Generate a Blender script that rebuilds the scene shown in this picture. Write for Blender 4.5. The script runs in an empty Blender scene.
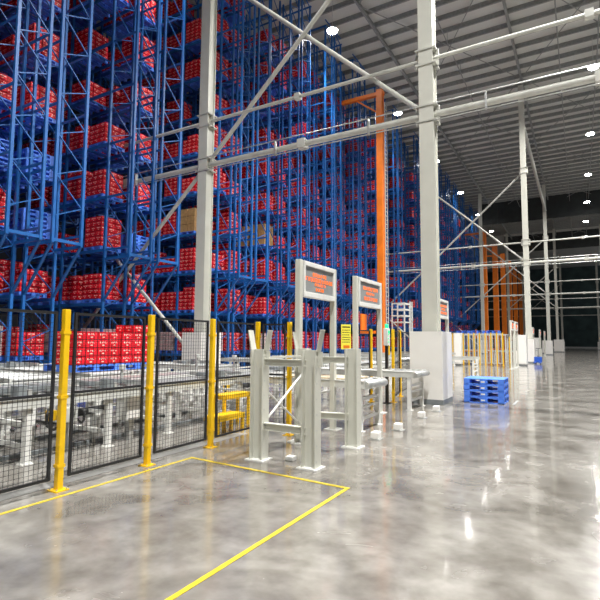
import bpy, math, random
from mathutils import Vector, Matrix
random.seed(7)
C = bpy.context.scene.collection
H = 1.66

# ---------------------------------------------------------------- materials
def mat(name, col, rough=.5, metal=0., var=.06, scale=6., bump=0., emit=None, es=0., coat=0.):
    m = bpy.data.materials.new(name); m.use_nodes = True
    nt = m.node_tree; b = nt.nodes['Principled BSDF']
    b.inputs['Roughness'].default_value = rough
    b.inputs['Metallic'].default_value = metal
    b.inputs['Coat Weight'].default_value = coat
    tc = nt.nodes.new('ShaderNodeTexCoord'); n = nt.nodes.new('ShaderNodeTexNoise')
    n.inputs['Scale'].default_value = scale; n.inputs['Detail'].default_value = 3
    nt.links.new(tc.outputs['Object'], n.inputs['Vector'])
    r = nt.nodes.new('ShaderNodeValToRGB')
    a = [max(0, c*(1-var)) for c in col]; z = [min(1, c*(1+var)) for c in col]
    r.color_ramp.elements[0].color = (*a, 1); r.color_ramp.elements[1].color = (*z, 1)
    r.color_ramp.elements[0].position = .35; r.color_ramp.elements[1].position = .65
    nt.links.new(n.outputs['Fac'], r.inputs['Fac']); nt.links.new(r.outputs['Color'], b.inputs['Base Color'])
    if bump:
        bp = nt.nodes.new('ShaderNodeBump'); bp.inputs['Strength'].default_value = bump
        nt.links.new(n.outputs['Fac'], bp.inputs['Height']); nt.links.new(bp.outputs['Normal'], b.inputs['Normal'])
    if emit:
        b.inputs['Emission Color'].default_value = (*emit, 1); b.inputs['Emission Strength'].default_value = es
    return m

M = {
 'rack': mat('blue painted rack steel', (.012, .12, .40), .4),
 'pallet': mat('blue plastic', (.085, .24, .85), .4),
 'white': mat('white painted steel', (.78, .78, .75), .35),
 'column': mat('pale grey painted column', (.62, .62, .55), .45, var=.03, scale=2),
 'brace': mat('pale galvanised brace', (.55, .55, .5), .45, var=.08, scale=3),
 'plaster': mat('smooth white column guard', (.88, .86, .82), .3, var=.02, scale=2),
 'channel': mat('dull grey floor strip', (.3, .3, .29), .4),
 'notice': mat('bright yellow printed board', (.95, .85, .08), .5, var=.02),
 'skirt': mat('grey skirting', (.2, .22, .23), .5),
 'yellow': mat('yellow powder coat', (.9, .55, .005), .35, var=.03),
 'line': mat('yellow floor paint', (.6, .46, .03), .35, var=.15, scale=12),
 'black': mat('black powder coat', (.018, .018, .02), .4),
 'rubber': mat('dark rubber', (.03, .03, .03), .6),
 'zinc': mat('zinc plated steel', (.55, .56, .55), .35, .55, var=.15, scale=10),
 'grey': mat('light grey conveyor steel', (.62, .63, .6), .4, var=.08),
 'orange': mat('orange crane paint', (.85, .2, .01), .45, var=.1, scale=1.5),
 'brown': mat('brown cardboard', (.45, .27, .11), .8, var=.15),
 'led_face': mat('grey display face', (.27, .28, .28), .45),
 'led': mat('lit orange diodes', (1, .12, .01), .5, emit=(1, .2, .01), es=.62),
 'wood': mat('pale board', (.6, .5, .36), .7, var=.2, scale=8),
 'green': mat('green beacon lens', (.02, .5, .2), .2, emit=(.03, .8, .3), es=.6),
 'roof_steel': mat('roof steel', (.29, .3, .29), .5, var=.1),
 'farwall': mat('dark green wall cladding', (.06, .1, .1), .7, var=.25, scale=.4),
 'sidewall': mat('dark side cladding', (.02, .028, .045), .7, var=.2, scale=.4),
 'curtain': mat('dark shade curtain', (.03, .035, .035), .8, var=.15, scale=1),
 'lamp': mat('lit lamp lens', (1, 1, 1), .5, emit=(1, .98, .94), es=60.),
 'blue2': mat('deep blue painted steel', (.02, .1, .5), .4),
}

def carton_mat(name, c1, c2, mark):
    m = bpy.data.materials.new(name); m.use_nodes = True
    nt = m.node_tree; b = nt.nodes['Principled BSDF']; L = nt.links.new
    b.inputs['Roughness'].default_value = .5; b.inputs['Specular IOR Level'].default_value = .3
    def math_(op, a, bb=None):
        n = nt.nodes.new('ShaderNodeMath'); n.operation = op
        for i, v in enumerate((a, bb)):
            if v is None: continue
            if isinstance(v, (int, float)): n.inputs[i].default_value = v
            else: L(v, n.inputs[i])
        return n.outputs[0]
    uv = nt.nodes.new('ShaderNodeUVMap'); sep = nt.nodes.new('ShaderNodeSeparateXYZ'); L(uv.outputs['UV'], sep.inputs[0])
    u = math_('FRACT', sep.outputs[0]); v = math_('FRACT', sep.outputs[1])
    def band(x, lo, hi): return math_('MULTIPLY', math_('GREATER_THAN', x, lo), math_('LESS_THAN', x, hi))
    mp = nt.nodes.new('ShaderNodeMapping'); L(uv.outputs['UV'], mp.inputs[0]); mp.inputs['Scale'].default_value = (9, 2.2, 1)
    n = nt.nodes.new('ShaderNodeTexNoise'); n.inputs['Scale'].default_value = 1; L(mp.outputs[0], n.inputs['Vector'])
    marks = math_('MULTIPLY', math_('MULTIPLY', band(u, .12, .88), band(v, .58, .78)), math_('GREATER_THAN', n.outputs['Fac'], .5))
    slot = math_('MULTIPLY', band(u, .4, .6), band(v, .26, .4))
    edge = math_('MAXIMUM', math_('LESS_THAN', v, .09), math_('LESS_THAN', u, .025))
    oi = nt.nodes.new('ShaderNodeObjectInfo')
    mx = nt.nodes.new('ShaderNodeMix'); mx.data_type = 'RGBA'
    n2 = nt.nodes.new('ShaderNodeTexWhiteNoise'); n2.noise_dimensions = '3D'
    fl = nt.nodes.new('ShaderNodeVectorMath'); fl.operation = 'FLOOR'; L(uv.outputs['UV'], fl.inputs[0])
    ad = nt.nodes.new('ShaderNodeVectorMath'); ad.operation = 'ADD'; L(fl.outputs[0], ad.inputs[0]); L(oi.outputs['Location'], ad.inputs[1])
    L(ad.outputs[0], n2.inputs['Vector'])
    mx.inputs['A'].default_value = (*c1, 1); mx.inputs['B'].default_value = (*c2, 1); L(n2.outputs['Value'], mx.inputs['Factor'])
    m2 = nt.nodes.new('ShaderNodeMix'); m2.data_type = 'RGBA'; L(marks, m2.inputs['Factor']); L(mx.outputs['Result'], m2.inputs['A']); m2.inputs['B'].default_value = (*mark, 1)
    m3 = nt.nodes.new('ShaderNodeMix'); m3.data_type = 'RGBA'; L(slot, m3.inputs['Factor']); L(m2.outputs['Result'], m3.inputs['A']); m3.inputs['B'].default_value = (.9, .62, .5, 1)
    m4 = nt.nodes.new('ShaderNodeMix'); m4.data_type = 'RGBA'; L(edge, m4.inputs['Factor']); L(m3.outputs['Result'], m4.inputs['A']); m4.inputs['B'].default_value = (c1[0]*.2, c1[1]*.2, c1[2]*.2, 1)
    L(m4.outputs['Result'], b.inputs['Base Color'])
    return m
M['carton'] = carton_mat('red printed carton', (.62, .004, .014), (.86, .012, .03), (.95, .66, .58))
M['carton_pale'] = carton_mat('white and red printed carton', (.7, .5, .5), (.75, .62, .6), (.6, .08, .1))

def floor_mat():
    m = bpy.data.materials.new('polished concrete'); m.use_nodes = True
    nt = m.node_tree; b = nt.nodes['Principled BSDF']; L = nt.links.new
    tc = nt.nodes.new('ShaderNodeTexCoord')
    def noise(s, d, sx=1, sy=1, dist=0):
        mp = nt.nodes.new('ShaderNodeMapping'); mp.inputs['Scale'].default_value = (sx, sy, 1); L(tc.outputs['Object'], mp.inputs[0])
        n = nt.nodes.new('ShaderNodeTexNoise'); n.inputs['Scale'].default_value = s; n.inputs['Detail'].default_value = d
        n.inputs['Distortion'].default_value = dist; L(mp.outputs[0], n.inputs['Vector']); return n.outputs['Fac']
    def ramp(f, p0, c0, p1, c1):
        r = nt.nodes.new('ShaderNodeValToRGB'); e = r.color_ramp.elements
        e[0].position = p0; e[0].color = (*c0, 1); e[1].position = p1; e[1].color = (*c1, 1); L(f, r.inputs['Fac']); return r.outputs['Color']
    a = ramp(noise(.9, 6, 1, 1, 1.2), .32, (.15, .137, .12), .68, (.31, .295, .27))
    c = ramp(noise(5, 8), .3, (.72, .71, .69), .7, (1.1, 1.1, 1.1))
    mx = nt.nodes.new('ShaderNodeMix'); mx.data_type = 'RGBA'; mx.blend_type = 'MULTIPLY'; mx.inputs['Factor'].default_value = 1
    L(a, mx.inputs['A']); L(c, mx.inputs['B']); L(mx.outputs['Result'], b.inputs['Base Color'])
    r = ramp(noise(1.6, 5, 1, 1, .8), .35, (.13, .13, .13), .7, (.3, .3, .3)); L(r, b.inputs['Roughness'])
    b.inputs['IOR'].default_value = 1.6
    b.inputs['Coat Weight'].default_value = .55; b.inputs['Coat Roughness'].default_value = .07
    bp = nt.nodes.new('ShaderNodeBump'); bp.inputs['Strength'].default_value = .06; bp.inputs['Distance'].default_value = .05
    L(noise(2.2, 4), bp.inputs['Height']); L(bp.outputs['Normal'], b.inputs['Normal']); L(bp.outputs['Normal'], b.inputs['Coat Normal'])
    return m
M['floor'] = floor_mat()

def roof_mat():
    m = bpy.data.materials.new('ribbed roof deck'); m.use_nodes = True
    nt = m.node_tree; b = nt.nodes['Principled BSDF']; L = nt.links.new
    tc = nt.nodes.new('ShaderNodeTexCoord'); w = nt.nodes.new('ShaderNodeTexWave'); w.bands_direction = 'X'
    w.inputs['Scale'].default_value = 1.6; L(tc.outputs['Object'], w.inputs['Vector'])
    bp = nt.nodes.new('ShaderNodeBump'); bp.inputs['Strength'].default_value = .4; L(w.outputs['Fac'], bp.inputs['Height']); L(bp.outputs['Normal'], b.inputs['Normal'])
    n = nt.nodes.new('ShaderNodeTexNoise'); n.inputs['Scale'].default_value = .35; n.inputs['Detail'].default_value = 4; L(tc.outputs['Object'], n.inputs['Vector'])
    r = nt.nodes.new('ShaderNodeValToRGB'); e = r.color_ramp.elements; e[0].color = (.62, .62, .59, 1); e[1].color = (.76, .76, .72, 1); L(n.outputs['Fac'], r.inputs['Fac'])
    L(r.outputs['Color'], b.inputs['Base Color']); b.inputs['Roughness'].default_value = .6
    return m
M['roof'] = roof_mat()

# ---------------------------------------------------------------- mesh builder
class MB:
    def __init__(s): s.v = []; s.f = []; s.uv = []
    def _add(s, vs, fs, uvs=None):
        o = len(s.v); s.v += [tuple(p) for p in vs]
        for i, f in enumerate(fs):
            s.f.append([o+k for k in f]); s.uv.append(uvs[i] if uvs else [(0, 0)]*len(f))
        return s
    def box(s, x0, x1, y0, y1, z0, z1, uv=None):
        vs = [(x0,y0,z0),(x1,y0,z0),(x1,y1,z0),(x0,y1,z0),(x0,y0,z1),(x1,y0,z1),(x1,y1,z1),(x0,y1,z1)]
        fs = [(0,3,2,1),(4,5,6,7),(0,1,5,4),(1,2,6,5),(2,3,7,6),(3,0,4,7)]
        uvs = None
        if uv:
            nx, ny, nz, ou, ov = uv
            def q(a, b): return [(ou, ov), (ou+a, ov), (ou+a, ov+b), (ou, ov+b)]
            uvs = [q(nx, ny), q(nx, ny), q(nx, nz), q(ny, nz), q(nx, nz), q(ny, nz)]
        return s._add(vs, fs, uvs)
    def cbox(s, c, d): 
        return s.box(c[0]-d[0]/2, c[0]+d[0]/2, c[1]-d[1]/2, c[1]+d[1]/2, c[2]-d[2]/2, c[2]+d[2]/2)
    def bar(s, a, b, w, h=None):
        h = h or w; a = Vector(a); b = Vector(b); t = (b-a).normalized()
        up = Vector((0,0,1)) if abs(t.z) < .99 else Vector((0,1,0))
        r = t.cross(up).normalized()*w/2; u = r.cross(t).normalized()*h/2
        vs = [p+i*r+j*u for p in (a, b) for i, j in ((-1,-1),(1,-1),(1,1),(-1,1))]
        return s._add(vs, [(0,3,2,1),(4,5,6,7),(0,1,5,4),(1,2,6,5),(2,3,7,6),(3,0,4,7)])
    def tube(s, a, b, r, n=10, r2=None):
        r2 = r if r2 is None else r2
        a = Vector(a); b = Vector(b); t = (b-a).normalized()
        up = Vector((0,0,1)) if abs(t.z) < .99 else Vector((0,1,0))
        e = t.cross(up).normalized(); g = t.cross(e)
        vs = []
        for p, rr in ((a, r), (b, r2)):
            for i in range(n):
                q = 2*math.pi*i/n; vs.append(p+e*math.cos(q)*rr+g*math.sin(q)*rr)
        fs = [(i, (i+1) % n, n+(i+1) % n, n+i) for i in range(n)]+[tuple(range(n))[::-1], tuple(range(n, 2*n))]
        return s._add(vs, fs)
    def path(s, pts, r, n=8):
        for a, b in zip(pts[:-1], pts[1:]): s.tube(a, b, r, n)
        return s
    def hbeam(s, a, b, w, h, t=.02, axis='z'):
        """H section between a and b; h along 'up'"""
        a = Vector(a); b = Vector(b); d = (b-a).normalized()
        up = Vector((0,0,1)) if abs(d.z) < .99 else (Vector((1,0,0)) if axis == 'x' else Vector((0,1,0)))
        r = d.cross(up).normalized(); u = r.cross(d).normalized()
        def slab(off, ww, hh):
            vs = [p+off*u+i*r*ww/2+j*u*hh/2 for p in (a, b) for i, j in ((-1,-1),(1,-1),(1,1),(-1,1))]
            s._add(vs, [(0,3,2,1),(4,5,6,7),(0,1,5,4),(1,2,6,5),(2,3,7,6),(3,0,4,7)])
        slab(h/2-t/2, w, t); slab(-h/2+t/2, w, t); slab(0, t, h-2*t)
        return s
    def mesh(s, name, m, smooth=False):
        me = bpy.data.meshes.new(name); me.from_pydata(s.v, [], s.f)
        ul = me.uv_layers.new(name='UVMap'); k = 0
        flat = [c for u in s.uv for p in u for c in p]
        ul.data.foreach_set('uv', flat)
        me.materials.append(M[m]); me.update(); return me
    def build(s, name, m, parent=None, bevel=0., smooth=False, loc=None):
        me = s.mesh(name, m)
        o = bpy.data.objects.new(name, me); C.objects.link(o)
        if parent:
            o.parent = parent
        if loc: o.location = loc
        if smooth:
            for p in me.polygons: p.use_smooth = len(p.vertices) == 4
        if bevel:
            b = o.modifiers.new('bevel', 'BEVEL'); b.width = bevel; b.segments = 2; b.limit_method = 'ANGLE'
        return o

def tag(o, label=None, cat=None, group=None, kind=None):
    if label: o['label'] = label
    if cat: o['category'] = cat
    if group: o['group'] = group
    if kind: o['kind'] = kind
    return o
def thing(name, label, cat, loc=(0,0,0), rz=0, group=None):
    o = bpy.data.objects.new(name, None); C.objects.link(o); o.empty_display_size = .2
    o.location = loc; o.rotation_euler = (0, 0, rz)
    return tag(o, label, cat, group)
def kids(o): return [c for c in bpy.data.objects if c.parent == o]
def dup(o, loc=None, label=None, group=None, parent=None, tree=None):
    c = o.copy(); C.objects.link(c); c.parent = parent
    if loc is not None: c.location = loc
    if label: c['label'] = label
    if group: c['group'] = group
    for ch in (tree or {}).get(o.name, []) if tree is not None else kids(o): dup(ch, parent=c, tree=tree)
    return c
def inst(name, me, loc, parent=None, rz=0):
    o = bpy.data.objects.new(name, me); C.objects.link(o); o.location = loc; o.parent = parent
    if rz: o.rotation_euler = (0, 0, rz)
    return o
ORD = ['first','second','third','fourth','fifth','sixth','seventh','eighth','ninth','tenth','eleventh','twelfth','thirteenth','fourteenth','fifteenth','sixteenth','seventeenth','eighteenth']

# ---------------------------------------------------------------- the setting
X0, X1, Y0, Y1, ZR = -31., 19., -14., 168., 24.6
def struct(o): o['kind'] = 'structure'; return o
struct(MB().box(X0, X1, Y0, Y1, -.2, 0).build('floor', 'floor'))
struct(MB().box(X0, X1, Y0, Y1, ZR, ZR+.15).build('ceiling', 'roof'))
wb = MB().box(X0, X1, Y1, Y1+.2, 0, ZR)
for i in range(12): wb.box(X0, X1, Y1-.08, Y1, 1.5+2*i, 1.62+2*i)
struct(wb.build('wall_back', 'farwall'))
struct(MB().box(X0-.2, X0, Y0, Y1, 0, ZR).build('wall_left', 'sidewall'))
struct(MB().box(X0, X1, Y0-.2, Y0, 0, ZR).build('wall_front', 'sidewall'))  # unseen wall behind the camera, put in to shut out light from there
struct(MB().box(X1, X1+.2, Y0, 15, 0, ZR).build('wall_right', 'sidewall'))  # unseen wall, cut short so world light enters only past its end
struct(MB().box(-10, 8, Y1-.3, Y1-.08, 0, .5).build('door_light_strip', 'white'))  # white strip stands in for light showing under the far door
# purlins run across the hall
pm = MB()
y = Y0+.5
while y < 110:
    pm.box(X0, X1, y-.06, y+.06, ZR-.34, ZR); y += 1.55
struct(pm.build('trim_1', 'roof_steel'))
# main girders along the column lines
g = MB()
for x in (-20.5, -12.0, -3.55, 4.9, 13.35):
    g.hbeam((x, Y0, ZR-.5), (x, 128, ZR-.5), .16, .3, .02)
struct(g.build('trim_2', 'roof_steel'))
# sway rods and conduits under the deck
rod = MB()
for k in range(8):
    ya = -1.35+15*k
    for xa in (-3.55, 4.9):
        rod.tube((xa, ya, ZR-.5), (xa-8.45, ya+15, ZR-.5), .035, 6); rod.tube((xa-8.45, ya, ZR-.5), (xa, ya+15, ZR-.5), .035, 6)
for x in (-7.6, -.6, 1.9):
    rod.tube((x, 0, ZR-1.2), (x, 118, ZR-1.2), .04, 6)
    for k in range(26): rod.tube((x, 3+4.5*k, ZR-1.2), (x, 3+4.5*k, ZR-.3), .02, 5)
struct(rod.build('trim_3', 'roof_steel'))
ROWS = [13.65, 43.65, 73.65, 103.65, 133.65]
# curtain added to stand in for the unlit roof at the rear
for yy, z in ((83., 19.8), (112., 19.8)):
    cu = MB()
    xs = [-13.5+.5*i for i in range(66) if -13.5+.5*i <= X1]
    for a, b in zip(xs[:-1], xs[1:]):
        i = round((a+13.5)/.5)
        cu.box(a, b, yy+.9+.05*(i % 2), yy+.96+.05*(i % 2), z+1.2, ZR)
    tag(cu.build('shade_curtain', 'curtain'), 'dark shade curtain added for the unlit roof across the %s' % ('middle of the hall' if yy < 90 else 'rear of the hall'), 'curtain')

# ---------------------------------------------------------------- columns, guards, bracing
ZB, ZU, ZT = 8.22, 9.92, 16.0
ROWN = ['nearest', 'second', 'third', 'fourth', 'fifth']
def column(x, y, label, top=23.4):
    t = thing('steel_column', label, 'column', (x, y, 0))
    m = MB()
    m.box(-.21, .21, -.20, -.17, 0, top); m.box(-.21, .21, .17, .20, 0, top); m.box(-.02, .02, -.17, .17, 0, top)
    m.box(-.21, -.18, -.17, .17, 0, top); m.box(.14, .17, -.17, .17, 0, top)
    m.build('shaft', 'column', t)
    p = MB(); p.box(-.3, .3, -.26, .26, 0, .05); p.build('base_plate', 'column', t)
    j = MB()
    for z in (ZB, ZU, ZT):
        if z < top: j.box(-.3, .3, -.24, .24, z-.25, z-.21); j.box(-.3, .3, -.24, .24, z+.21, z+.25); j.box(-.34, .34, -.03, .03, z-.25, z+.25)
    j.build('joint_plate', 'brace', t)
    return t
def guard(x, y, label, h=1.94, w=.88, l=1.1):
    t = thing('column_guard', label, 'column guard', (x, y, 0), group=None)
    m = MB(); a, b = w/2, l/2
    for (p, q, r, s_) in ((-a, a, -b, -b+.06), (-a, a, b-.06, b), (-a, -a+.06, -b+.06, b-.06), (a-.06, a, -b+.06, b-.06)):
        m.box(p, q, r, s_, .12, h-.03)
    m.box(-a, -.26, -b, b, h-.03, h); m.box(.26, a, -b, b, h-.03, h); m.box(-.26, .26, -b, -.26, h-.03, h); m.box(-.26, .26, .26, b, h-.03, h)
    m.build('guard_box', 'plaster', t)
    k = MB(); a += .01; b += .01
    for (p, q, r, s_) in ((-a, a, -b, -b+.07), (-a, a, b-.07, b), (-a, -a+.07, -b+.07, b-.07), (a-.07, a, -b+.07, b-.07)): k.box(p, q, r, s_, 0, .13)
    k.build('skirting', 'skirt', t)
for i, y in enumerate(ROWS):
    column(-3.6, y, 'pale steel column beside the aisle, %s along its line' % ROWN[i])
    column(-12.0, y, 'pale steel column standing in front of the blue racks, %s along its line' % ROWN[i])
    guard(-3.62, y, 'white box guard around the foot of the %s aisle column' % ROWN[i])
    guard(-12.0, y, 'white box guard around the foot of the %s column by the racks' % ROWN[i])
    if i >= 2: 
        column(4.0, y, 'pale steel column right of the aisle, in the %s row' % ROWN[i]); guard(4.0 if i > 2 else 3.4, y, 'white box guard right of the aisle, in the %s row' % ROWN[i])
for i, y in enumerate(ROWS):
    nm = ROWN[i]
    xs = [-20.5, -12.0, -3.55, 4.9, 13.35]
    bm = MB().tube((-20.5, y, ZB), (13.35, y, ZB), .1, 14)
    for x in (-16.3, -7.8, .7, 9.1): bm.box(x-.14, x+.14, y-.15, y+.15, ZB-.15, ZB+.15)
    tag(bm.build('cross_beam', 'brace'), 'thick pale lower beam spanning the %s row of columns' % nm, 'beam')
    bm = MB().tube((-20.5, y, ZU), (13.35, y, ZU), .06, 10)
    for x in (-8, .5): bm.box(x-.1, x+.1, y-.1, y+.1, ZU-.1, ZU+.1)
    tag(bm.build('tie_pipe', 'brace'), 'thin pale upper pipe spanning the %s row of columns' % nm, 'pipe')
    if i < 2:
        for dz, lab in ((.24, 'above'), (-.26, 'below')):
            c = MB().tube((-20.5, y-.2, ZB+dz), (13.35, y-.2, ZB+dz), .018, 6)
            for q in range(9): c.box(-19+3.4*q, -18.96+3.4*q, y-.22, y-.1, min(ZB, ZB+dz), max(ZB, ZB+dz))
            tag(c.build('cable_conduit', 'zinc'), 'thin conduit running just %s the thick beam of the %s row' % (lab, nm), 'conduit')
    for a, b, z0, z1, lab in ((-12.0, -3.55, ZB, ZT, 'rising to the right'), (-3.55, -12.0, ZB, ZT, 'rising to the left')):
        r = .075
        d = MB().tube((a, y+(.02 if a < b else .16), z0), (b, y+(.02 if a < b else .16), z1), r, 10)
        tag(d.build('diagonal_brace', 'brace'), 'pale diagonal brace %s in the cross of the %s row' % (lab, nm), 'brace')
    if i < 3:
        for a, b, lab in ((-12.0, -20.5, 'running down to the left'), (-20.5, -12.0, 'running down to the right')):
            d = MB().tube((a, y+(.02 if a > b else .16), ZB), (b, y+(.02 if a > b else .16), .6), .07, 10)
            tag(d.build('diagonal_brace', 'brace'), 'pale diagonal brace %s under the beam, %s row' % (lab, nm), 'brace')
tag(MB().tube((-3.5, 43.65, 19.8), (-3.5, 73.65, 19.8), .16, 12).build('tie_pipe', 'brace'), 'thick pale pipe running lengthwise high under the roof', 'pipe')

# ---------------------------------------------------------------- lamps
lamp_mesh = None
def lamp(x, y, label, power):
    global lamp_mesh
    t = thing('high_bay_lamp', label, 'lamp', (x, y, 22.0), group=None)
    if lamp_mesh is None:
        lamp_mesh = (MB().tube((0,0,.05), (0,0,.3), .36, 20, .12).mesh('lamp_housing', 'zinc'), MB().tube((0,0,0), (0,0,.05), .34, 20).mesh('lens', 'lamp'),
                     MB().tube((0,0,.3), (0,0,2.3), .015, 6).mesh('drop_rod', 'zinc'))
    for n, me in zip(('lamp_housing', 'lens', 'drop_rod'), lamp_mesh): inst(n, me, (0,0,0), t)
    l = bpy.data.lights.new('lamp_light', 'SPOT'); l.energy = power; l.color = (1, .985, .95); l.spot_size = math.radians(150 if x > 0 else 88); l.spot_blend = .8 if x > 0 else .6; l.shadow_soft_size = .25
    o = bpy.data.objects.new('lamp_light', l); C.objects.link(o); o.parent = t; o.location = (0, 0, -.05)
for k in range(-4, 6):
    y = 40.6+13.3*k
    p = 17000 if k < 0 else 9500 if k < 1 else 7500 if k < 3 else 3500
    nth = ORD[k+4]
    if k > -4: lamp(-13.4, y, 'lit round high bay lamp over the rack fronts, %s along its row' % nth, p*(.12 if k < -2 else .22 if k < 1 else .12))
    lamp(1.6, y, 'lit round high bay lamp over the aisle, %s along its row' % nth, p*(.42 if k == -4 else .85 if k == -3 else 1.15 if k < 0 else 1))

# ---------------------------------------------------------------- racks
LEV = [.95, 3.1, 5.2, 7.3, 9.45, 11.6, 13.7, 15.85, 18., 20.1]
RY = [7.85, 12.36, 19.08, 23.77, 28.44, 33.1, 37.8, 42.44, 49.1, 53.8, 58.4, 63.1, 67.8, 72.44, 79.1, 83.8, 3.2]  # last rack is out of view, added to block lamp light
FX = [-14.5, -15.9, -18.55, -21.2, -23.85, -26.5]
FD = 1.03; TOP = 23.4; OH = 4.75
def frame_mesh(z0, name, brace_back=False):
    m = MB()
    for y in (0, FD):
        m.box(-.05, .05, y-.045, y+.045, z0, TOP)
        if z0 == 0: m.box(-.1, .1, y-.1, y+.1, 0, .012)
    z = TOP-.1
    while z-.95 > z0:
        m.bar((0, .04, z), (0, FD-.04, z-.92), .045, .03)
        if z-1.37 > z0: m.bar((0, FD-.04, z-.92), (0, .04, z-1.34), .04, .03)
        z -= 1.36
    m.bar((0, 0, z0+.1), (0, FD, z0+.1), .07, .1)
    return m.mesh(name, 'rack')
fm_full = frame_mesh(0, 'upright_frame'); fm_over = frame_mesh(OH, 'hanging_frame')
ob = MB(); ob.bar((0, 0, 0), (-1.4, 0, -1.65), .08, .06); ob.bar((0, 0, .03), (-1.4, 0, .03), .07, .1)
om = ob.mesh('cantilever_brace', 'rack')
bm_ = MB()
for y in (0, FD): bm_.box(FX[-1], FX[1]+.02, y-.03, y+.03, -.12, 0)
for x in [FX[1]-1.3*i for i in range(1, 8)]: bm_.box(x-.02, x+.02, 0, FD, -.08, -.02)
bmesh_beam = bm_.mesh('shelf_beams', 'rack')
fb = MB(); fb.box(FX[1], FX[0], -.02, .02, -.1, -.02)
fbm = fb.mesh('front_tie', 'rack')
tr = MB()   # top truss
tr.box(-12, .1, -.04, .04, 0, .08); tr.box(-12, .1, 2.42, 2.5, 0, .08); tr.bar((0, 0, .5), (0, 2.46, .5), .06); tr.bar((0, 0, 0), (0, 1.2, .5), .05); tr.bar((0, 1.2, .5), (0, 2.46, 0), .05)
trm = tr.mesh('top_truss', 'rack')
for i, y in enumerate(RY):
    t = thing('pallet_rack', 'tall blue double pallet rack, %s from the left of the photo' % ORD[i] if i < 16 else 'tall blue double pallet rack out of view, added to block light on the others', 'pallet rack', (0, y, 0))
    far = 7 < i < 16
    for j, x in enumerate(FX[:4] if far else FX):
        for dy in (0, 1.43):
            if j == 0:
                f = inst('hanging_frame', fm_over, (x, dy, 0), t)
                inst('cantilever_brace', om, (x, dy, OH), t); inst('cantilever_brace', om, (x, dy+FD, OH), t)
            else: inst('upright_frame', fm_full, (x, dy, 0), t)
    for z in LEV:
        for dy in (0, 1.43):
            inst('shelf_beams', bmesh_beam, (0, dy, z), t)
            if z > OH: inst('front_tie', fbm, (0, dy, z), t); inst('front_tie', fbm, (0, dy+FD, z), t)
    inst('top_truss', trm, (FX[0], 0, TOP-.02), t)

# ---------------------------------------------------------------- pallets and carton stacks
def pallet_mb(w=1.0, l=1.15, h=.15):
    m = MB()
    for k in range(7):
        a = -l/2+k*(l-.12)/6; m.box(-w/2, w/2, a, a+.12, h-.022, h)
    for x in (-w/2+.05, 0, w/2-.05):
        m.box(x-.05, x+.05, -l/2, l/2, h-.045, h-.022)
        for y in (-l/2+.07, 0, l/2-.07): m.box(x-.05, x+.05, y-.07, y+.07, .02, h-.045)
        m.box(x-.05, x+.05, -l/2, l/2, 0, .02)
    return m
PAL = pallet_mb().mesh('plastic_pallet', 'pallet')
PAL_RACK = pallet_mb(1.0, .98).mesh('plastic_pallet', 'pallet')
def stack_mb(nx, ny, nz, w, l, ch, gap=.008, drop=0):
    m = MB(); dx, dy = w/nx, l/ny
    for k in range(nz):
        for i in range(nx):
            for j in range(ny):
                if 0 < i < nx-1 and 0 < j < ny-1: continue
                if drop and k == nz-1 and (i*7+j*3) % drop == 0: continue
                jit = .006*math.sin(i*5+j*3+k*7)
                a = -w/2+i*dx+jit; b = -l/2+j*dy+jit
                m.box(a+gap, a+dx-gap, b+gap, b+dy-gap, k*ch+.003, (k+1)*ch-.006, uv=(1, 1, 1, (i*3+j+k*5) % 11, k+i % 4))
    return m
ST = [stack_mb(3, 3, n, 1.0, .98, .2, drop=dr).mesh('carton_stack', 'carton') for n, dr in ((6, 0), (5, 0), (6, 4), (5, 3), (4, 0))]
STP = stack_mb(3, 3, 5, 1.0, .98, .2).mesh('carton_stack', 'carton_pale')
BROWN = MB()
for k in range(3):
    for a in (-.5, .02): BROWN.box(a, a+.47, -.48, .48, .42*k, .42*k+.4)
BROWN = BROWN.mesh('brown_box_stack', 'brown')
slots = []
rnd = random.Random(3)
for i, y in enumerate(RY):
    far = 7 < i < 16
    for li, z in enumerate(LEV):
        for row, dy in enumerate((0, 1.43)):
            n = (5 if row == 0 else 2) if not far else (2 if row == 0 else 1)
            if i in (0,): n = 2 if row == 0 else 3
            for k in range(n):
                if rnd.random() < (.13 if k else .10): continue
                bay, half = divmod(k, 2)
                x = -16.2-.5-1.3*k
                slots.append([i, li, row, k, x, y+dy+FD/2, z])
slots.sort(key=lambda s: (s[4]**2+s[5]**2)*(1+.25*s[3])+ (s[6]-8)**2*4)
rest = MB(); restp = MB()
KN = ['at the front end', 'one place in from the front', 'two places in from the front', 'three places in from the front', 'four places in from the front']
cnt = 0
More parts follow.
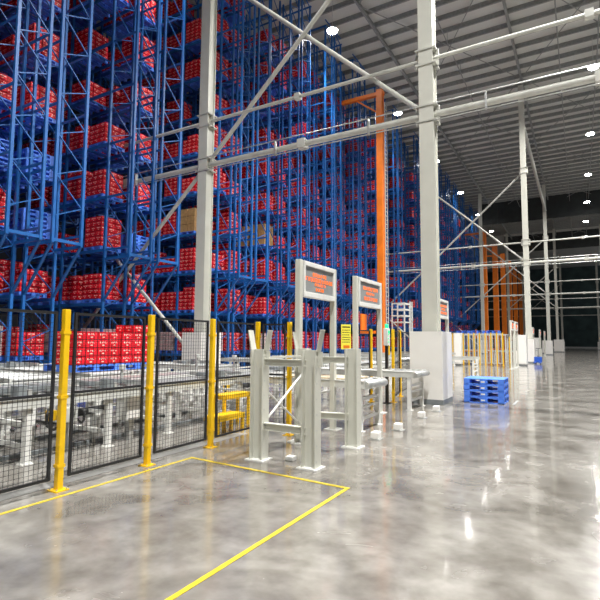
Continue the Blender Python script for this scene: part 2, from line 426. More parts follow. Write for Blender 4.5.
for s in slots:
    i, li, row, k, x, y, z = s
    r = rnd.random()
    where = '%s level, %s rack, %s row, %s place' % (ORD[li], ORD[i], 'near' if row == 0 else 'far', ('front', 'second', 'third', 'fourth', 'fifth')[k])
    empties = (i, li, row) in ((0, 3, 0), (0, 3, 1), (1, 2, 1), (0, 2, 1))
    brown = (i in (2, 3) and li == 3 and row == 0 and k < 2)
    if cnt < 262 and i < 16:
        cnt += 1
        if empties:
            for q in range(6):
                o = inst('plastic_pallet', PAL_RACK, (x, y, z+.155*q)); tag(o, 'empty blue pallet, %s from bottom, %s' % (ORD[q], where), 'pallet', 'blue pallets in the racks')
            continue
        o = inst('plastic_pallet', PAL_RACK, (x, y, z)); tag(o, 'blue pallet under the load, %s' % where, 'pallet', 'blue pallets in the racks')
        if brown:
            o = inst('brown_box_stack', BROWN, (x, y, z+.152)); tag(o, 'brown cardboard boxes, %s' % where, 'boxes', 'box stacks in the racks'); continue
        if li == 0 and r < .4 and i < 4:
            o = inst('carton_stack', STP, (x, y, z+.152)); tag(o, 'stack of white and red cartons, %s' % where, 'carton stack', 'carton stacks in the racks'); continue
        o = inst('carton_stack', ST[int(r*1000) % 5], (x, y, z+.152)); tag(o, 'stack of red cartons, %s' % where, 'carton stack', 'carton stacks in the racks')
    else:
        n = (6, 5, 6, 5, 4)[int(r*1000) % 5]
        restp.box(x-.5, x+.5, y-.49, y+.49, z, z+.14)
        rest.box(x-.49, x+.49, y-.48, y+.48, z+.15, z+.15+.2*n, uv=(3, 3, n, int(r*50), int(r*77) % 13))
tag(rest.build('carton_stacks', 'carton'), 'mass of red carton stacks filling the farther and upper racks', 'carton stacks', kind='stuff')
tag(restp.build('plastic_pallets', 'pallet'), 'mass of blue pallets carrying the loads in the farther and upper racks', 'pallets', kind='stuff')

# loads on the conveyor behind the fence: every carton is its own thing
CZ = .95
def single_carton(w, l, h): return MB().box(-w/2, w/2, -l/2, l/2, 0, h, uv=(1, 1, 1, 0, 0)).mesh('carton', 'carton')
def conveyor_load(x, y, w, l, nx, ny, nz, lab, extra=0, dark=None, z0=CZ):
    o = inst('plastic_pallet', pallet_mb(w, l).mesh('plastic_pallet', 'pallet'), (x, y, z0)); tag(o, 'blue pallet under the %s on the conveyor' % lab, 'pallet')
    dx, dy, h = w/nx, l/ny, .185
    me = single_carton(dx-.008, dy-.008, h-.004)
    for k in range(nz+(1 if extra else 0)):
        for i in range(nx):
            for j in range(ny):
                if i < nx-2: continue
                if k == nz and j < ny-extra: continue
                c = inst('carton', me, (x-w/2+dx*(i+.5)+rnd.uniform(-.004, .004), y-l/2+dy*(j+.5), z0+.152+k*h))
                pos = 'front' if i == nx-1 else 'second'
                tag(c, 'red carton in the %s, %s column, %s layer, %s rank' % (lab, ORD[j], ORD[k], pos), 'carton', 'red cartons of the ' + lab)
conveyor_load(-10.0, 7.30, 1.0, 1.25, 3, 4, 4, 'left conveyor load')
conveyor_load(-10.0, 8.48, 1.0, 1.02, 3, 3, 4, 'right conveyor load', extra=2)

# ---------------------------------------------------------------- fence
BOLT = MB().tube((0, 0, 0), (0, 0, .018), .009, 6).mesh('anchor_bolt', 'zinc')
CLAMP = MB().box(-.039, .039, -.046, .046, 0, .035).mesh('clamp', 'yellow')
def fence_post(x, y, label, h=2.0, rz=0):
    t = thing('fence_post', label, 'fence post', (x, y, 0), rz)
    MB().box(-.035, .035, -.035, .035, .012, h).build('shaft', 'yellow', t, .006)
    MB().box(-.08, .08, -.08, .08, 0, .013).build('base_plate', 'yellow', t)
    if y < 14:
        for sx in (-1, 1):
            for sy in (-1, 1): inst('anchor_bolt', BOLT, (.06*sx, .06*sy, .013), t)
    for z in (.25, 1.0, h-.28): inst('clamp', CLAMP, (0, 0, z), t)
    return t
def fence_panel(a, b, label, h=1.97, cell=.052, wire=.0019, m='black', mid=1.04, z0=.13, fr=.03):
    a = Vector((*a, 0)); b = Vector((*b, 0)); L = (b-a).length; ang = math.atan2((b-a).y, (b-a).x)
    t = thing('mesh_fence', label, 'fence panel', a, ang)
    f = MB()
    f.box(0, fr, -.015, .015, z0, h); f.box(L-fr, L, -.015, .015, z0, h); f.box(fr, L-fr, -.015, .015, z0, z0+fr); f.box(fr, L-fr, -.015, .015, h-fr, h)
    f.build('panel_frame', m, t)
    MB().box(fr, L-fr, -.014, .014, mid, mid+fr).build('middle_rail', m, t)
    w = MB(); x = fr+cell/2
    while x < L-fr: w.box(x-wire, x+wire, -.003, .001, z0, h); x += cell
    z = z0+cell
    while z < h: w.box(fr, L-fr, -.001, .003, z-wire, z+wire); z += cell
    w.build('wire_mesh', m, t)
FXX = -5.05
fy = [2.0, 3.45, 4.72, 6.0, 7.25]
for i, y in enumerate(fy):
    if i: fence_post(FXX, y, 'yellow fence post on the floor, %s from the left of the photo' % ORD[i-1])
    if i < 4: fence_panel((FXX, y+.11), (FXX, fy[i+1]-.11), 'black wire mesh fence panel, %s from the left of the photo' % ORD[i])
fence_post(-4.53, 7.5, 'yellow fence post behind the white cross braced rack')
fence_panel((FXX+.06, 7.31), (-4.6, 7.47), 'narrow black mesh panel between two yellow posts behind the white rack')
f2 = [(-5.1, 11.7), (-5.05, 12.75), (-4.5, 13.0), (-4.8, 14.5), (-5.05, 16.6), (-5.05, 18.6)]
nm2 = ['under the yellow notice', 'between the second portal legs', 'in front of the far conveyor end', 'behind the second conveyor end', 'just left of the white column guard', 'hidden behind the nearest aisle column']
for (p, n) in zip(f2, nm2): fence_post(*p, 'yellow fence post '+n)
for i, (p, q) in enumerate(zip(f2[:-1], f2[1:])):
    d = (Vector(q)-Vector(p)); u = d.normalized()*.08
    if d.length < .8: continue
    fence_panel(Vector(p)+u, Vector(q)-u, 'black wire mesh panel beyond the sign portals, %s of its run' % ORD[i], cell=.08)
# fence across the hall behind the pallet stack
xs = [-9.4+.42*i for i in range(12)]
for i, x in enumerate(xs):
    fence_post(x, 39-(i*.15), 'slim yellow post of the distant enclosure, %s from the left' % ORD[i], 2.35)
    if i: fence_panel((xs[i-1]+.06, 39-(i-1)*.15), (x-.06, 39-i*.15), 'pale framed panel of the distant enclosure, %s from the left' % ORD[i-1], h=2.3, cell=.12, wire=.003, m='grey', fr=.05)
fence_post(-4.9, 42.1, 'thick yellow post standing alone before the distant white machines', 2.1)
for i, y in enumerate((20.5, 22.5, 24.5)):
    fence_post(-9.4, y+6, 'yellow post among the distant conveyors, %s of three' % ORD[i], 2.0)

# floor lines
tag(MB().box(-4.855, -4.81, -2, 5.37, .001, .004).build('floor_line', 'line'), 'long yellow line on the floor running beside the fence', 'floor line')
m = MB(); a = Vector((-4.83, 5.34)); b = Vector((-2.34, 5.17)); m.bar((a.x, a.y, .0035), (b.x, b.y, .0035), .045, .004)
tag(m.build('floor_line', 'line'), 'yellow line on the floor crossing in front of the white rack', 'floor line')
tag(MB().box(-2.365, -2.32, -1, 5.2, .001, .0045).build('floor_line', 'line'), 'yellow line on the floor running toward the viewer from the corner', 'floor line')
tag(MB().box(-5.42, -5.22, 0, 7.2, .0008, .003).build('floor_channel', 'channel'), 'dull grey strip on the floor beneath the mesh fence', 'floor strip')

# ---------------------------------------------------------------- conveyors
roller_cache = {}
def conveyor(L, W, z, label, loc, rz, rollers=.16, legs=1.25, hang=False, chain=False, group=None, ladder=False):
    """runs along local X from 0 to L, centred on local Y"""
    t = thing('roller_conveyor', label, 'conveyor', loc, rz)
    for s in (-1, 1):
        y = s*W/2
        r = MB(); r.box(0, L, y-.02, y+.02, z-.13, z); r.box(0, L, y-s*.02, y-s*.06, z-.13, z-.115) if s < 0 else r.box(0, L, y-.06, y-.02, z-.13, z-.115)
        r.box(0, L, y-.035, y+.035, z, z+.012)
        r.build('side_rail', 'grey', t)
    key = round(W, 2)
    if key not in roller_cache: roller_cache[key] = MB().tube((0, -W/2+.02, 0), (0, W/2-.02, 0), .038, 10).mesh('roller', 'zinc')
    n = int(L/rollers); n = min(n, 95)
    for i in range(n): inst('roller', roller_cache[key], ((i+.5)*L/n, 0, z-.035), t)
    k = max(2, int(round(L/legs))+1)
    for i in range(k):
        x = .12+i*(L-.24)/(k-1)
        for s in (-1, 1):
            g = MB(); y = s*(W/2-.05); g.box(x-.045, x+.045, y-.04, y+.04, .015, z-.12); g.box(x-.08, x+.08, y-.07, y+.07, 0, .015)
            g.build('leg', 'white', t)
        c = MB(); c.box(x-.025, x+.025, -W/2+.09, W/2-.09, .2, .26)
        if ladder: c.box(x-.025, x+.025, -W/2+.09, W/2-.09, .56, .62); c.box(x-.02, x+.02, -W/2+.09, W/2-.09, .42, .46)
        else: c.box(x-.025, x+.025, -W/2+.09, W/2-.09, .5, .55)
        c.build('cross_member', 'white', t)
    return t
R90 = math.pi/2
# long conveyor along the fence
cz = .87
conveyor(10.6, 1.1, cz, 'long roller conveyor running close behind the mesh fence', (-6.95, 1.2, 0), R90, rollers=.2)
conveyor(11, 1.1, cz, 'roller conveyor running on behind the nearest aisle column', (-6.95, 14.6, 0), R90, rollers=.3)
conveyor(9, 1.0, cz, 'second roller conveyor, parallel behind the long one', (-8.3, 2.2, 0), R90, rollers=.2)
for i, y in enumerate((3.9, 5.6, 7.27, 8.5, 11.2)):
    conveyor(4.9, 1.1 if i not in (3,) else .95, .94, 'roller conveyor running to the racks behind the fence, %s from the left' % ORD[i], (-13.8, y, 0), 0, rollers=.2)
for i, y in enumerate((17., 21.7, 26.3, 31.0, 35.7)):
    conveyor(6.2, 1.1, .9, 'distant roller conveyor running to the racks, %s beyond the column by the racks' % ORD[i], (-13.8, y, 0), 0, rollers=.3)
conveyor(3.0, 1.0, .92, 'outfeed roller conveyor ending between the two sign portals', (-6.45, 8.9, 0), 0, ladder=True, legs=2.7)
conveyor(2.9, 1.15, .92, 'outfeed roller conveyor ending beside the white column guard', (-6.42, 12.2, 0), 0, ladder=True, legs=2.7)
for i, y in enumerate((19.5, 25.2, 47., 55., 63.)):
    conveyor(3., 1.1, .92, 'distant outfeed conveyor at the aisle edge, %s beyond the nearest aisle column' % ORD[i], (-7.4 if i < 2 else -6.8, y, 0), 0, rollers=.4, ladder=True, legs=2.7)

# end covers on the two near outfeeds
for x, y, w, lab in ((-3.46, 8.9, 1.0, 'first'), (-3.52, 12.2, 1.15, 'second')):
    c = MB(); c.tube((x+.02, y-w/2, .85), (x+.02, y+w/2, .85), .075, 14)
    tag(c.build('end_roller', 'zinc', smooth=True), 'large steel end roller on the %s outfeed conveyor' % lab, 'roller')
# deck board on first outfeed
tag(MB().box(-5.3, -3.75, 8.5, 9.3, .925, .96).build('deck_board', 'wood', bevel=.004), 'pale board lying on the outfeed conveyor by the first sign', 'board')

# drive units, hoses, cabinets under the long conveyor
def drive(x, y, label):
    t = thing('drive_unit', label, 'drive unit', (x, y, 0))
    m = MB(); m.tube((-.05, .0, .5), (-.05, .62, .52), .06, 14); m.build('motor_barrel', 'rubber', t, smooth=True)
    m = MB(); m.box(-.15, .1, -.18, .02, .4, .62); m.build('gear_housing', 'grey', t, .01)
    m = MB(); m.box(-.06, .06, -.42, -.3, .45, .6); m.tube((0, -.36, .6), (0, -.36, .66), .03, 8); m.build('sensor_head', 'yellow', t, .006)
    m = MB(); m.path([(.05, -.15, .5), (.1, -.25, .36), (.1, -.38, .33), (.05, -.46, .4), (.03, -.44, .55), (0, -.4, .62)], .022, 8); m.build('hose', 'rubber', t); m = MB()
    m.path([(.05, .02, .45), (.08, .1, .36), (.06, .16, .4), (.02, .2, .5)], .018, 8); m.build('hose', 'rubber', t)
    MB().box(-.03, .03, .35, .41, .0, .47).build('bracket', 'zinc', t); MB().box(-.08, .08, -.12, -.06, 0, .42).build('bracket', 'zinc', t)
drive(-6.9, 4.9, 'black drive motor with hoses under the conveyor, behind the second mesh panel')
drive(-7.4, 9.7, 'black drive motor under the conveyor, behind the white cross braced rack')
t = thing('control_cabinet', 'white cabinet under the conveyor behind the third mesh panel', 'cabinet', (-6.6, 5.75, 0))
m = MB(); m.box(-.12, .12, -.16, .16, .34, .78); m.build('cabinet_body', 'white', t, .008)
MB().box(.12, .13, -.13, .13, .37, .75).build('cabinet_door', 'plaster', t, .003)
MB().box(-.05, .05, -.05, .05, 0, .34).build('stand', 'zinc', t)

# thin dark bars on the floor behind the fence
for i in range(9):
    y = 2.6+.42*i
    tag(MB().box(-13.5, -8.9, y, y+.05, 0.001, .04).build('floor_bar', 'rubber'), 'thin dark bar laid on the floor behind the fence, %s from the viewer' % ORD[i], 'floor rail')
for i in range(2):
    x = -7.9+.95*i*1
    tag(MB().box(x, x+.06, 1.2, 8.5, .001, .05).build('cable_tray', 'skirt'), 'long dark cable tray on the floor under the conveyor, %s' % ('farther one' if i == 0 else 'nearer one'), 'cable tray')

# yellow steps
t = thing('step_platform', 'yellow two tread step platform behind the mesh fence', 'steps', (-5.75, 7.35, 0))
for nm_, xa, xb, ya, yb, z in (('lower_tread', -.02, .3, -.68, .08, .34), ('upper_tread', -.36, -.03, -.1, .72, .64)):
    MB().box(xa, xb, ya, yb, z-.03, z).build(nm_, 'yellow', t, .004)
    for x in (xa+.03, xb-.03):
        for y in (ya+.03, yb-.03): MB().box(x-.026, x+.026, y-.026, y+.026, 0, z-.03).build('leg', 'yellow', t)
    for y in (ya+.03, yb-.03): MB().box(xa, xb, y-.012, y+.012, z-.09, z-.03).build('skirt_rail', 'yellow', t)
    for x in (xa+.012, xb-.012): MB().box(x-.012, x+.012, ya, yb, z-.09, z-.03).build('skirt_rail', 'yellow', t)

# things standing on and beside the conveyors behind the fence
def transfer(x, y, z, label, L=1.0, W=.9):
    t = thing('transfer_unit', label, 'transfer unit', (x, y, z))
    for s_ in (-.3, .3):
        MB().box(-L/2, L/2, s_*W-.03, s_*W+.03, .015, .1).build('chain_rail', 'zinc', t)
    MB().box(-.2, .02, -W/2+.02, W/2-.02, .02, .09).build('drive_shaft', 'skirt', t)
    MB().box(L/2-.16, L/2, -W/2, -W/2+.14, .015, .16).build('motor', 'skirt', t, .01)
for i, (x, y) in enumerate(((-6.95, 2.9), (-6.95, 4.2), (-6.95, 5.6), (-6.95, 8.4), (-6.95, 11.2))):
    transfer(x, y, .882, 'steel chain transfer unit on the long fence conveyor, %s along it' % ORD[i])
for i, (x, y) in enumerate(((-12.2, 3.9), (-11.6, 5.6), (-12.6, 7.27), (-10.2, 11.2))):
    transfer(x, y, .952, 'steel chain transfer unit on a conveyor to the racks, %s of four' % ORD[i])
for i, (x, y, h) in enumerate(((-7.6, 3.4, 1.15), (-7.6, 6.4, 1.1), (-7.62, 9.9, 1.2), (-9.0, 4.75, 1.2), (-8.95, 10.0, 1.2), (-6.3, 10.4, 1.25))):
    t = thing('sensor_post', 'slim steel sensor post beside the conveyors, %s of six along the fence' % ORD[i], 'sensor', (x, y, 0))
    MB().box(-.02, .02, -.02, .02, 0, h).build('post', 'zinc', t)
    MB().box(-.03, .05, -.05, .05, h, h+.09).build('sensor_head', 'grey', t, .006)
for i, (x, y) in enumerate(((-15.0, 10.9), (-15.0, 17.3), (-15.0, 22.2), (-15.0, 26.9))):
    t = thing('pallet_lift', 'low dark blue pallet lift at the rack foot, %s from the viewer' % ORD[i], 'pallet lift', (x, y, 0))
    MB().box(-.5, .5, -.45, .45, 0, .4).build('lift_base', 'blue2', t, .02)
    for s_ in (-.4, .4): MB().box(-.5, .5, s_-.05, s_+.05, .4, .86).build('lift_arm', 'blue2', t, .01)
    MB().box(.5, .62, -.1, .25, .2, .7).build('lift_motor', 'skirt', t, .02)

# ---------------------------------------------------------------- white buffer rack with flared guides
t = thing('buffer_rack', 'white steel rack with flared guides and cross braces standing on the open floor', 'rack', (-3.54, 6.46, 0))
def wpost(x, y, top=1.54, name='post', flares='lr'):
    m = MB(); m.box(-.09, .09, -.012, .012, 0, top); m.box(-.105, -.085, -.085, .085, 0, top); m.box(.085, .105, -.085, .085, 0, top)
    p = m.build(name, 'column', t, .002, loc=(x, y, 0))
    MB().box(-.15, .15, -.13, .13, 0, .016).build('foot_plate', 'white', p)
    s = MB(); s.bar((-.055, 0, .012), (-.055, -.0, .3), .02, .12)
    f = MB()
    f.bar((-.11, 0, top-.22), (-.11, 0, top-.02), .12, .012); f.bar((-.11, 0, top-.02), (-.17, 0, top+.27), .12, .014)
    if 'l' in flares: f.build('flared_guide', 'column', p)
    f = MB(); f.bar((.11, 0, top-.22), (.11, 0, top-.02), .12, .012); f.bar((.11, 0, top-.02), (.17, 0, top+.27), .12, .014)
    if 'r' in flares: f.build('flared_guide', 'column', p)
    b = MB()
    for z in [.1+.2*i for i in range(7)]: b.tube((.105, -.04, z), (.11, -.04, z), .008, 6)
    b.build('bolt_row', 'zinc', p)
P = {1: (-.43, -.70), 2: (.42, -.73), 3: (.38, .73), 4: (-.43, .55)}
for k in P: wpost(*P[k], flares={1: 'lr', 2: 'r', 3: '', 4: 'l'}[k])
def cbar(a, b, z, h=.1):
    d = (Vector(P[b])-Vector(P[a])).normalized()*.07
    pa, pb = Vector(P[a])+d, Vector(P[b])-d
    m = MB().hbeam((*pa, z), (*pb, z), .08, h, .012); m.build('cross_bar', 'column', t)
for a, b in ((1, 2), (4, 3)):
    cbar(a, b, 1.36); cbar(a, b, .47)
MB().box(-.46, -.40, -.6, .45, 1.4, 1.43).build('side_bar', 'column', t)
m = MB(); m.bar((-.43, -.62, 1.0), (-.43, .5, .3), .035, .012); m.build('cross_brace', 'white', t)
m = MB(); m.bar((-.40, -.62, .5), (-.40, .5, 1.15), .035, .012); m.build('cross_brace', 'white', t)
# lower pair of bars

# ---------------------------------------------------------------- sign portals
def glyph_row(m, x, y0, y1, z0, z1, n, rr):
    """rows of short lit strokes, like characters seen too far away to read"""
    cw = (y1-y0)/n
    for i in range(n):
        a = y0+i*cw+.12*cw; b = y0+(i+1)*cw-.1*cw; hgt = z1-z0
        for q in range(3):
            z = z0+hgt*(.1+.38*q); 
            if rr.random() < .85: m.box(x, x+.004, a+rr.random()*.2*cw, b-rr.random()*.2*cw, z, z+hgt*.11)
        for q in range(2):
            y = a+(b-a)*rr.uniform(.1, .9)
            m.box(x, x+.0045, y-.1*cw*.8, y+.1*cw*.8, z0+hgt*rr.uniform(0, .3), z1-hgt*rr.uniform(0, .2))
def portal(y0, y1, label, rows, seed=1, x=-4.11, ztop=3.05):
    t = thing('sign_portal', label, 'sign portal', (x, y0, 0)); W = y1-y0
    for y in (0, W):
        m = MB(); m.box(-.05, .05, y-.05, y+.05, .015, ztop); p = m.build('post', 'column', t, .008)
        m = MB(); m.box(-.13, .13, y-.13, y+.13, 0, .016); m.build('foot_plate', 'white', p)
    zb = ztop-.63
    m = MB(); m.box(-.05, .07, .06, W-.06, ztop-.09, ztop-.01); m.box(-.05, .07, .06, W-.06, zb, zb+.09)
    m.box(-.05, .07, .06, .11, zb+.09, ztop-.09); m.box(-.05, .07, W-.11, W-.06, zb+.09, ztop-.09); m.build('display_frame', 'white', t, .006)
    d = MB().box(-.04, .045, .11, W-.11, zb+.09, ztop-.09).build('display_panel', 'led_face', t)
    rr = random.Random(seed); g = MB()
    iw = W-.22; ih = .45
    for (u0, u1, v0, v1, n) in rows:
        g = MB(); glyph_row(g, .046, .11+u0*iw, .11+u1*iw, zb+.09+(1-v1)*ih, zb+.09+(1-v0)*ih, n, rr); g.build('lettering', 'led', d)
    m = MB().tube((-.07, W, 1.1), (-.07, W, zb), .012, 6); m.build('cable', 'black', t)
    return t
rows1 = [(.25, .75, .2, .36, 6), (.02, .98, .4, .57, 12), (.33, .72, .6, .72, 5), (.36, .66, .78, .92, 4)]
rows2 = [(.15, .92, .2, .38, 8), (.3, .72, .46, .6, 5), (.2, .9, .7, .88, 7)]
portal(7.1, 8.42, 'white portal carrying the nearest lit orange display', rows1, 3)
portal(9.5, 10.92, 'white portal carrying the second lit orange display', rows2, 5)
portal(15.4, 16.8, 'white portal with lit display half hidden by the nearest aisle column', rows2, 8, x=-3.9)
for i, y in enumerate((33.0, 35.2, 49., 58., 66.)):
    portal(y, y+1.4, 'distant white sign portal at the aisle edge, %s beyond the pallet stack' % ORD[i], rows1 if i % 2 else rows2, 11+i, x=-3.75)

# ---------------------------------------------------------------- white floor blocks
for (x, y, lab) in ((-3.08, 7.98, 'nearest the white rack'), (-3.03, 9.0, 'before the first outfeed conveyor'), (-3.07, 10.7, 'between the two outfeed conveyors'), (-3.05, 11.9, 'before the second outfeed conveyor')):
    m = MB(); m.box(-.07, .07, -.09, .09, .012, .13); o = m.build('floor_block', 'plaster', None, .018, loc=(x, y, 0))
    tag(o, 'small white stop block on the floor '+lab, 'block')
    MB().box(-.1, .1, -.11, .11, 0, .012).build('base_plate', 'zinc', o)
# bracket plates
tag(MB().box(-3.62, -3.5, 5.9, 6.02, 0, .06).build('floor_anchor', 'white', bevel=.008), 'small white anchor on the floor inside the white rack', 'anchor')

# yellow notice on the fence
t = thing('safety_notice', 'yellow notice with small print hanging on the fence past the first portal', 'notice', (-5.15, 11.0, 1.46), -.6)
MB().box(0, .012, 0, .28, 0, .62).build('notice_board', 'notice', t)
MB().box(.012, .014, .03, .25, .54, .57).build('lettering', 'black', t); rr = random.Random(4)
for k in range(6):
    m = MB(); z = .47-.06*k; y = .03
    while y < .24: w = rr.uniform(.02, .05); m.box(.012, .0135, y, min(y+w, .26), z, z+.018); y += w+.012
    m.build('lettering', 'black', t)
m = MB().box(.012, .0142, .06, .24, .03, .1); m.build('red_band', 'orange', t)
MB().box(-.05, 0, .12, .17, -1.46, .62).build('stand', 'zinc', t)

# control box with green beacon
t = thing('control_station', 'white control box with green beacon on a dark stand by the second portal', 'control box', (-4.62, 12.72, 0))
MB().box(-.02, .1, -.1, .1, 1.55, 2.02).build('control_box', 'white', t, .01)
MB().tube((.04, 0, 2.02), (.04, 0, 2.14), .05, 14).build('beacon', 'green', t, smooth=True)
MB().box(.0, .07, -.04, .04, .01, 1.55).build('stand', 'black', t)
MB().box(-.09, .15, -.12, .12, 0, .012).build('base_plate', 'black', t)
m = MB()
for k in range(3): m.tube((.1, -.04, 1.65+.1*k), (.115, -.04, 1.65+.1*k), .018, 10)
m.box(.1, .104, -.06, .07, 1.88, 1.96); m.build('button', 'green', t)

# ---------------------------------------------------------------- stack of four blue pallets
hp = MB(); w, l, h = 1.04, 1.0, .165
hp.box(-w/2, w/2, -l/2, l/2, h-.03, h)
for x in (-w/2, -.1, w/2-.16):
    for y in (-l/2, -.08, l/2-.16):
        ww = .16 if x != -.1 else .2; m_ = hp
        m_.box(x, x+ww, y, y+.035, .03, h-.03); m_.box(x, x+ww, y+.125, y+.16, .03, h-.03)
        m_.box(x, x+.03, y+.035, y+.125, .03, h-.03); m_.box(x+ww-.03, x+ww, y+.035, y+.125, .03, h-.03); m_.box(x+.03, x+ww-.03, y+.07, y+.09, .03, h-.03)
for x in (-w/2, -.1, w/2-.16): hp.box(x, x+(.2 if x == -.1 else .16), -l/2, l/2, 0, .03)
for y in (-l/2, l/2-.12): hp.box(-w/2, w/2, y, y+.12, .001, .028)
hpm = hp.mesh('plastic_pallet', 'pallet')
for k, pos in enumerate(('bottom', 'second', 'third', 'topmost')):
    o = inst('plastic_pallet', hpm, (-2.33, 14.6, .166*k), rz=.012*(k % 2))
    b = o.modifiers.new('bevel', 'BEVEL'); b.width = .006; b.segments = 1
    tag(o, 'empty blue plastic pallet on the open floor, %s of the stack of four' % pos, 'pallet', 'four empty pallets beside the column guard')
    s = MB()
    for y in (-.42, 0, .42): s.box(.521, .524, y-.05, y+.05, .06, .11)
    s.build('side_slot', 'black', o)
    s = MB()
    for x in (-.02,): s.box(x-.05, x+.05, -.504, -.5, .06, .1)
    s.build('emblem', 'white', o)
tag(inst('plastic_pallet', PAL, (-1.75, 15.9, 0)) if False else MB().box(-1.62, -1.56, 14.2, 15.2, 0, .012).build('floor_strip', 'zinc'), 'thin pale strip on the floor right of the blue pallets', 'floor strip')

# ---------------------------------------------------------------- stacker cranes
def crane(x, y, label, h=19.5, w=.6, ladder=True, sc=1):
    t = thing('stacker_crane', label, 'stacker crane', (x, y, 0))
    m = MB(); m.box(-w*.5, w*.5, -w*.5, w*.5, .5, h); m.build('mast', 'orange', t, .02)
    m = MB(); m.box(-3.2, 1.2, -.35, .35, .15, .55); m.build('chassis', 'orange', t, .02)
    m = MB(); m.box(-3.0, .3, -.15, .15, h-.4, h-.15); m.bar((.0, 0, h-1.8), (-1.8, 0, h-.4), .1); m.build('head_arm', 'orange', t)
    for xx in (-2.6, .8): MB().tube((xx, -.1, .16), (xx, .1, .16), .16, 16).build('wheel', 'rubber', t)
    if ladder:
        m = MB(); xl, y2 = w*.5+.12, .15
        for yy in (.0, .42): m.bar((xl, yy, 1), (xl, yy, h-1), .04)
        z = 1.2
        while z < h-1: m.box(xl-.015, xl+.015, 0, .42, z, z+.03); z += .3
        m.build('ladder', 'grey', t)
    m = MB(); m.box(-1.4, -.35, -.5, .5, 2.2, 2.4); m.box(-1.4, -1.3, -.5, .5, 2.4, 3.6); m.build('lift_carriage', 'orange', t)
crane(-11.9, 32.05, 'orange stacker crane mast rising before the racks with a grey ladder', 19.8, .45)
for i, (y, hh) in enumerate(((77.0, 18.5), (88.5, 18.5), (98.5, 18.5), (108, 18.5), (118, 18.5), (129, 18.5))):
    crane(-12.2, y, 'distant orange stacker crane, %s past the end of the blue racks' % ORD[i], hh, .8, ladder=False)

# access stand with ladder next to the crane
t = thing('access_stand', 'grey steel access stand with guard rails in front of the blue racks', 'access stand', (-11.6, 33.4, 0))
for x in (0, .9):
    for y in (0, 1.2): MB().box(x-.04, x+.04, y-.04, y+.04, 0, 4.4).build('post', 'grey', t)
MB().box(-.05, .95, -.05, 1.25, 3.0, 3.08).build('platform', 'grey', t)
m = MB()
for z in (3.5, 3.95, 4.38):
    m.box(-.03, .93, -.03, .03, z-.05, z+.05); m.box(-.03, .93, 1.17, 1.23, z-.05, z+.05); m.box(.87, .93, .03, 1.17, z-.05, z+.05)
m.build('guard_rail', 'grey', t)
m = MB()
for y in (1.35, 1.8): m.box(.85, .95, y-.03, y+.03, 0, 4.6)
for k in range(14): m.box(.88, .92, 1.35, 1.8, .3+.3*k, .34+.3*k)
m.build('ladder', 'grey', t)

# ---------------------------------------------------------------- distant machines on the aisle edge
def cabinet(x, y, w, l, h, label, m='white'):
    t = thing('machine_cabinet', label, 'cabinet', (x, y, 0))
    MB().box(-w/2, w/2, -l/2, l/2, .1, h).build('cabinet_body', m, t, .02)
    MB().box(-w/2+.04, w/2-.04, -l/2+.04, l/2-.04, 0, .1).build('plinth', 'skirt', t)
    d = MB(); d.box(-w/2+.06, w/2-.06, -l/2-.015, -l/2, .2, h-.1); d.build('cabinet_door', 'plaster', t)
cabinet(-3.72, 38.6, .8, .9, 2.2, 'tall white machine cabinet left of the second aisle column')
cabinet(-7.6, 36., .5, .5, 2.3, 'narrow white cabinet inside the distant enclosure')
cabinet(-4.4, 47.5, .8, .9, 2.0, 'white machine cabinet just past the second aisle column')
cabinet(-4.5, 62, .9, 1., 2.2, 'white machine cabinet before the third aisle column')
cabinet(-4.5, 83, 1., 1.2, 2.0, 'white machine cabinet past the third aisle column')
cabinet(-3.2, 97, 1.6, 1.6, 2.2, 'pale cabinet far down the aisle on its left edge')
cabinet(3.1, 69.5, .8, 1.2, 3.0, 'pale cabinet at the far right edge of the aisle')
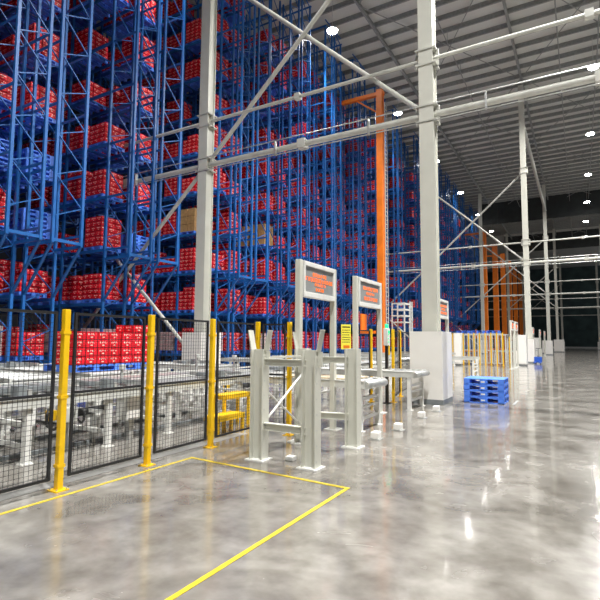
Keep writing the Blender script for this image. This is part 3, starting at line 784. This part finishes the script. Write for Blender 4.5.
# pallet truck
t = thing('pallet_truck', 'small blue pallet truck parked by the second aisle column guard', 'pallet truck', (-2.9, 42.0, 0))
MB().box(-.25, -.1, -.6, .5, .08, .16).build('fork', 'blue2', t); MB().box(.1, .25, -.6, .5, .08, .16).build('fork', 'blue2', t)
MB().box(-.28, .28, .4, .75, .1, .55).build('truck_body', 'blue2', t, .03)
m = MB(); m.bar((0, .65, .5), (0, .95, 1.2), .05); m.bar((-.18, .95, 1.2), (.18, .95, 1.2), .04); m.build('handle', 'black', t)
for x in (-.17, .17): MB().tube((x-.04, .6, .09), (x+.04, .6, .09), .09, 12).build('wheel', 'rubber', t)
# blue pallets lying above the distant enclosure, on a conveyor deck
for i in range(3):
    o = inst('plastic_pallet', PAL, (-8.9+1.25*i, 44.5, 2.35)); tag(o, 'blue pallet on the raised deck behind the distant enclosure, %s from the left' % ORD[i], 'pallet', 'blue pallets on the raised deck')
    o = inst('plastic_pallet', PAL, (-8.9+1.25*i, 44.5, 2.50)); tag(o, 'upper blue pallet of the %s pile on the raised deck behind the distant enclosure' % ORD[i], 'pallet', 'blue pallets on the raised deck')
t = thing('raised_deck', 'raised grey steel deck behind the distant enclosure', 'deck', (-7.6, 44.5, 0))
MB().box(-2.3, 2.3, -.7, .7, 2.25, 2.345).build('deck_plate', 'grey', t)
for x in (-2.2, 0, 2.2):
    for y in (-.6, .6): MB().box(x-.05, x+.05, y-.05, y+.05, 0, 2.25).build('leg', 'grey', t)

# ---------------------------------------------------------------- light, world, camera
w = bpy.data.worlds.new('world'); bpy.context.scene.world = w; w.use_nodes = True
bg = w.node_tree.nodes['Background']; bg.inputs['Color'].default_value = (.93, .96, 1, 1); bg.inputs['Strength'].default_value = .15

cam = bpy.data.cameras.new('camera'); co = bpy.data.objects.new('camera', cam); C.objects.link(co)
cam.sensor_width = 36; cam.lens = 36*485/600; cam.clip_end = 400; cam.clip_start = .05
co.location = (0, 0, H)
co.rotation_euler = (math.radians(90+4.83), 0, math.radians(29.94))
co.rotation_euler = (co.rotation_euler.to_matrix() @ Matrix.Rotation(math.radians(.38), 3, 'Z')).to_euler()
bpy.context.scene.camera = co
vs = bpy.context.scene.view_settings
vs.view_transform = 'Standard'; vs.look = 'None'; vs.gamma = 1; vs.use_curve_mapping = False; vs.exposure = .7
